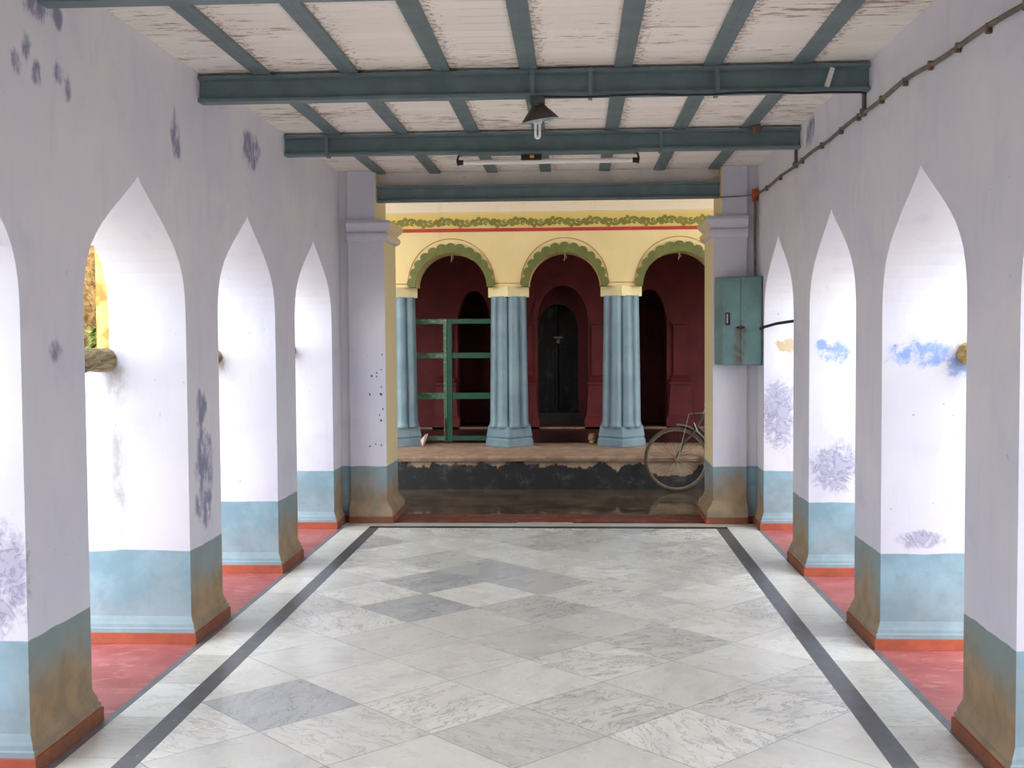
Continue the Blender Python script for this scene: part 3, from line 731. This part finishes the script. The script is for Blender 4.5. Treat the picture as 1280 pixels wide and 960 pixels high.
# thin cable along the long beam
bm=B(); tube(bm,[(lx+.03,6.0,2.868)]+[(lx+.1+.16*i,6.002,2.866-.004*math.sin(i*1.7)) for i in range(10)]+[(1.50,6.01,2.862),(1.53,6.03,2.86)],.006,6)
tag(obj('lamp_cable',bm,WIRE,None,True),'thin dark cable clipped along the underside of the long lamp beam','cable')

# ------------------------------------------------------------------ right wall wiring
cb=thing('wall_conduit',(XR,6.5,2.775),'grey brown conduit with clips running along the upper right wall','conduit')
xc=XR-.012
bm=B(); pts=[]
for i in range(31):
    yy=3.0+(9.50-3.0)*i/30; zz=2.66+.115*min(1,(yy-3.0)/2.4)**.7+.006*math.sin(i*1.3)
    pts.append((xc,yy,zz))
tube(bm,pts,.0105,8); obj('pipe_run',bm,PIPE,cb,True)
for yy in(3.55,3.95,4.3,4.63,4.98,5.35,5.75,6.2,6.6,7.1,7.7,8.5,9.1):
    zz=2.66+.115*min(1,(yy-3.0)/2.4)**.7
    bm=B(); box(bm,xc-.013,XR-.001,yy-.009,yy+.009,zz-.026,zz+.014); obj('clip',bm,CLIPM,cb,bevel=.004)
for yy,zt in((6.10,2.885),(7.93,2.885)):
    bm=B(); tube(bm,[(xc,yy,2.775),(xc,yy,zt)],.011,8); lathe(bm,[(.02,-.02),(.024,0),(.02,.02)],(xc,yy,2.775),12); obj('riser',bm,PIPE,cb,True)
jb=thing('junction_box',(XR-.03,9.56,2.76),'rust orange junction box on the right wall beside the far pier','junction box')
bm=B(); box(bm,XR-.055,XR-.004,9.53,9.60,2.745,2.825); obj('body',bm,JBOX,jb,bevel=.012)
bm=B(); lathe(bm,[(.024,0),(.026,.01),(.018,.03)],(XR-.03,9.565,2.718),12); obj('gland',bm,JBOX,jb,True)
bm=B(); tube(bm,[(XR-.03,9.565,2.73),(XR-.032,9.56,2.4),(XR-.03,9.55,2.06)],.012,8); o=obj('drop_conduit',bm,PIPE,None,True); tag(o,'vertical grey conduit from the orange junction box down to teal cabinet','conduit')
bm=B(); tube(bm,[(1.49,9.575,2.775),(1.46,9.588,2.77),(1.36,9.594,2.765),(1.25,9.594,2.762),(1.20,9.64,2.765)],.005,6); o=obj('thin_wire',bm,PIPE,None,True); tag(o,'thin grey wire across the right pier neck towards the short beam','wire')
# cabinet set across the corner
pA,pC=Vector((1.185,9.585)),Vector((1.545,9.335)); 
pB=Vector((1.238,9.500))
cab=thing('electrical_cabinet',(1.37,9.45,1.36),'teal steel electrical cabinet fixed across the corner right of the far opening','cabinet')
bm=B(); prism(bm,[pA[:],pB[:],pC[:],(1.545,9.585)],1.352,2.085,2); obj('body',bm,CAB,cab,bevel=.004)
d=(pC-pB); L_=d.length; u=d.normalized(); nn=Vector((u.y,-u.x))
def onface(a,b,z0,z1,t,off=0):
    P_=[pB+u*a+nn*off,pB+u*b+nn*off,pB+u*b+nn*(off+t),pB+u*a+nn*(off+t)]
    bm=B(); prism(bm,[p[:] for p in P_],z0,z1,2); return bm
mid=L_*.475
dl=obj('door',onface(.006,mid-.002,1.362,2.075,.010),CAB,cab,bevel=.002); d2=obj('door',onface(mid+.002,L_-.006,1.358,2.079,.012),CAB,cab,bevel=.002)
bm=onface(.035,.072,1.685,1.79,.008,.010); q=obj('latch_plate',bm,IRON,dl); obj('latch_lever',onface(.047,.060,1.70,1.775,.006,.018),CHROME,q)
bm=onface(mid-.035,mid+.035,1.655,1.672,.010,.011); c_=pB+u*mid+nn*.026; lathe(bm,[(.012,-.015),(.016,0),(.012,.015)],(c_.x,c_.y,1.66),10); obj('hasp',bm,IRON,d2)
bm=B(); tube(bm,[(1.530,9.335,1.652),(1.535,9.25,1.662),(1.60,9.0,1.69),(1.70,8.6,1.71),(1.74,8.3,1.722),(1.76,8.02,1.73)],.012,8); o=obj('black_power_cable',bm,WIRE,None,True); tag(o,'thick black cable stretching from the teal cabinet across the last right arch','cable')

# ------------------------------------------------------------------ poles across the outer side of the arches
def pole(x,z,r,y0,y1,mat,label):
    bm=B(); n=10; P_=[]
    for i in range(n+1):
        P_.append((x+.006*math.sin(i*1.9),y0+(y1-y0)*i/n,z+.005*math.cos(i*2.3)))
    tube(bm,P_,[r*(1+.05*math.sin(i*2.1)) for i in range(n+1)],16)
    tag(obj('wooden_pole',bm,mat,None,True),label,'pole','weathered poles across the arches')
pole(-2.452,1.494,.062,4.48,5.80,LOG,'thick weathered pole across the left arch nearest the camera, greenish brown')
pole(-2.440,1.478,.052,6.24,7.55,LOG,'weathered pole end showing in the middle left arch')
pole(-2.368,1.498,.046,8.0,9.31,LOG,'weathered pole end showing in the far left arch beside the pier')
pole(1.975,1.503,.056,4.48,5.80,LOGY,'yellowish brown pole end showing in the right arch nearest the camera')

# ------------------------------------------------------------------ yard outside
t=thing('ochre_pillar',(-4.72,11.8,-.1),'sunlit ochre pillar seen outside through the nearest left arch','pillar')
bm=B(); box(bm,-5.0,-4.45,11.5,12.1,-.1,2.75); obj('shaft',bm,OCHRE,t,bevel=.03)
bm=B(); box(bm,-5.06,-4.39,11.44,12.16,2.75,2.9); obj('cap',bm,OCHRE,t,bevel=.02)
bm=B(); bmesh.ops.create_icosphere(bm,subdivisions=5,radius=1)
from mathutils import noise as mn
for v in bm.verts:
    p=v.co.copy(); k=1+.10*mn.noise(p*3)+.05*mn.noise(p*9)
    v.co=Vector((p.x*1.5*k,p.y*1.5*k,max(-.4,p.z)*2.3*k+.9))
tag(obj('haystack',bm,STRAW,None,True,xf=Matrix.Translation((-7.2,14.6,-.1))),'heaped straw stack behind the ochre pillar outside the left arch','haystack')
bs=thing('leafy_bush',(-5.55,12.95,-.1),'small green bush in front of the straw stack outside the left arch','bush')
bm=B()
for i in range(900):
    a=R.random()*2*PI; r=.42*math.sqrt(R.random()); z=.3+R.random()*1.45; rr=r*(1-.4*abs(z-1)/1.0)
    c=Vector((-5.45+rr*math.cos(a),12.75+rr*math.sin(a),z)); s=.05+.05*R.random()
    e=Matrix.Rotation(R.random()*6.28,3,'Z')@Matrix.Rotation(R.uniform(-.9,.9),3,'X')
    pts=[(0,-1,0),(.42,-.2,.08),(0,1,0),(-.42,-.2,.08)]
    bm.faces.new([bm.verts.new(c+e@(Vector(q)*s)) for q in pts])
obj('foliage',bm,LEAF,bs)
bm=B()
for k in range(5):
    a=k*1.26; tube(bm,[(-5.45,12.75,-.1),(-5.45+.1*math.cos(a),12.75+.1*math.sin(a),.6),(-5.45+.25*math.cos(a),12.75+.25*math.sin(a),1.4)],[.03,.02,.008],7)
obj('stems',bm,TRUNK,bs)

# ------------------------------------------------------------------ light: overcast sky, brighter where the cloud is thin behind the hall
SKY0,SKY1=2.1,10.6
w=bpy.data.worlds.new('overcast'); scn.world=w; w.use_nodes=True
nt=w.node_tree; bg=nt.nodes['Background']
tc=nt.nodes.new('ShaderNodeTexCoord'); dt=nt.nodes.new('ShaderNodeVectorMath'); dt.operation='DOT_PRODUCT'
nt.links.new(tc.outputs['Generated'],dt.inputs[0]); dt.inputs[1].default_value=Vector((0,-.85,.55)).normalized()
mr=nt.nodes.new('ShaderNodeMapRange'); mr.interpolation_type='SMOOTHSTEP'; nt.links.new(dt.outputs['Value'],mr.inputs[0])
for k,v in ((1,.0),(2,.95),(3,SKY0),(4,SKY1)): mr.inputs[k].default_value=v
nt.links.new(mr.outputs[0],bg.inputs[1]); bg.inputs[0].default_value=(.90,.955,1.0,1)

# ------------------------------------------------------------------ camera
cam=bpy.data.cameras.new('camera'); co=bpy.data.objects.new('camera',cam); COL.objects.link(co)
rt=Vector((0.99845024,0.05526024,-0.00658993)); up_=Vector((0.00424677,0.04241299,0.99909114)); fw=Vector((-0.05548951,0.99757077,-0.04211258))
m=Matrix((rt,up_,-fw)).transposed().to_4x4(); m.translation=Vector((0,0,1.6)); co.matrix_world=m
cam.sensor_width=36; cam.lens=1403.65/1280*36; cam.clip_end=200; cam.clip_start=.05
scn.camera=co
vs=scn.view_settings; vs.view_transform='Standard'; vs.look='None'; vs.exposure=-0.55; vs.gamma=1; vs.use_curve_mapping=False
scn.cycles.max_bounces=12; scn.cycles.diffuse_bounces=8; scn.cycles.use_denoising=True
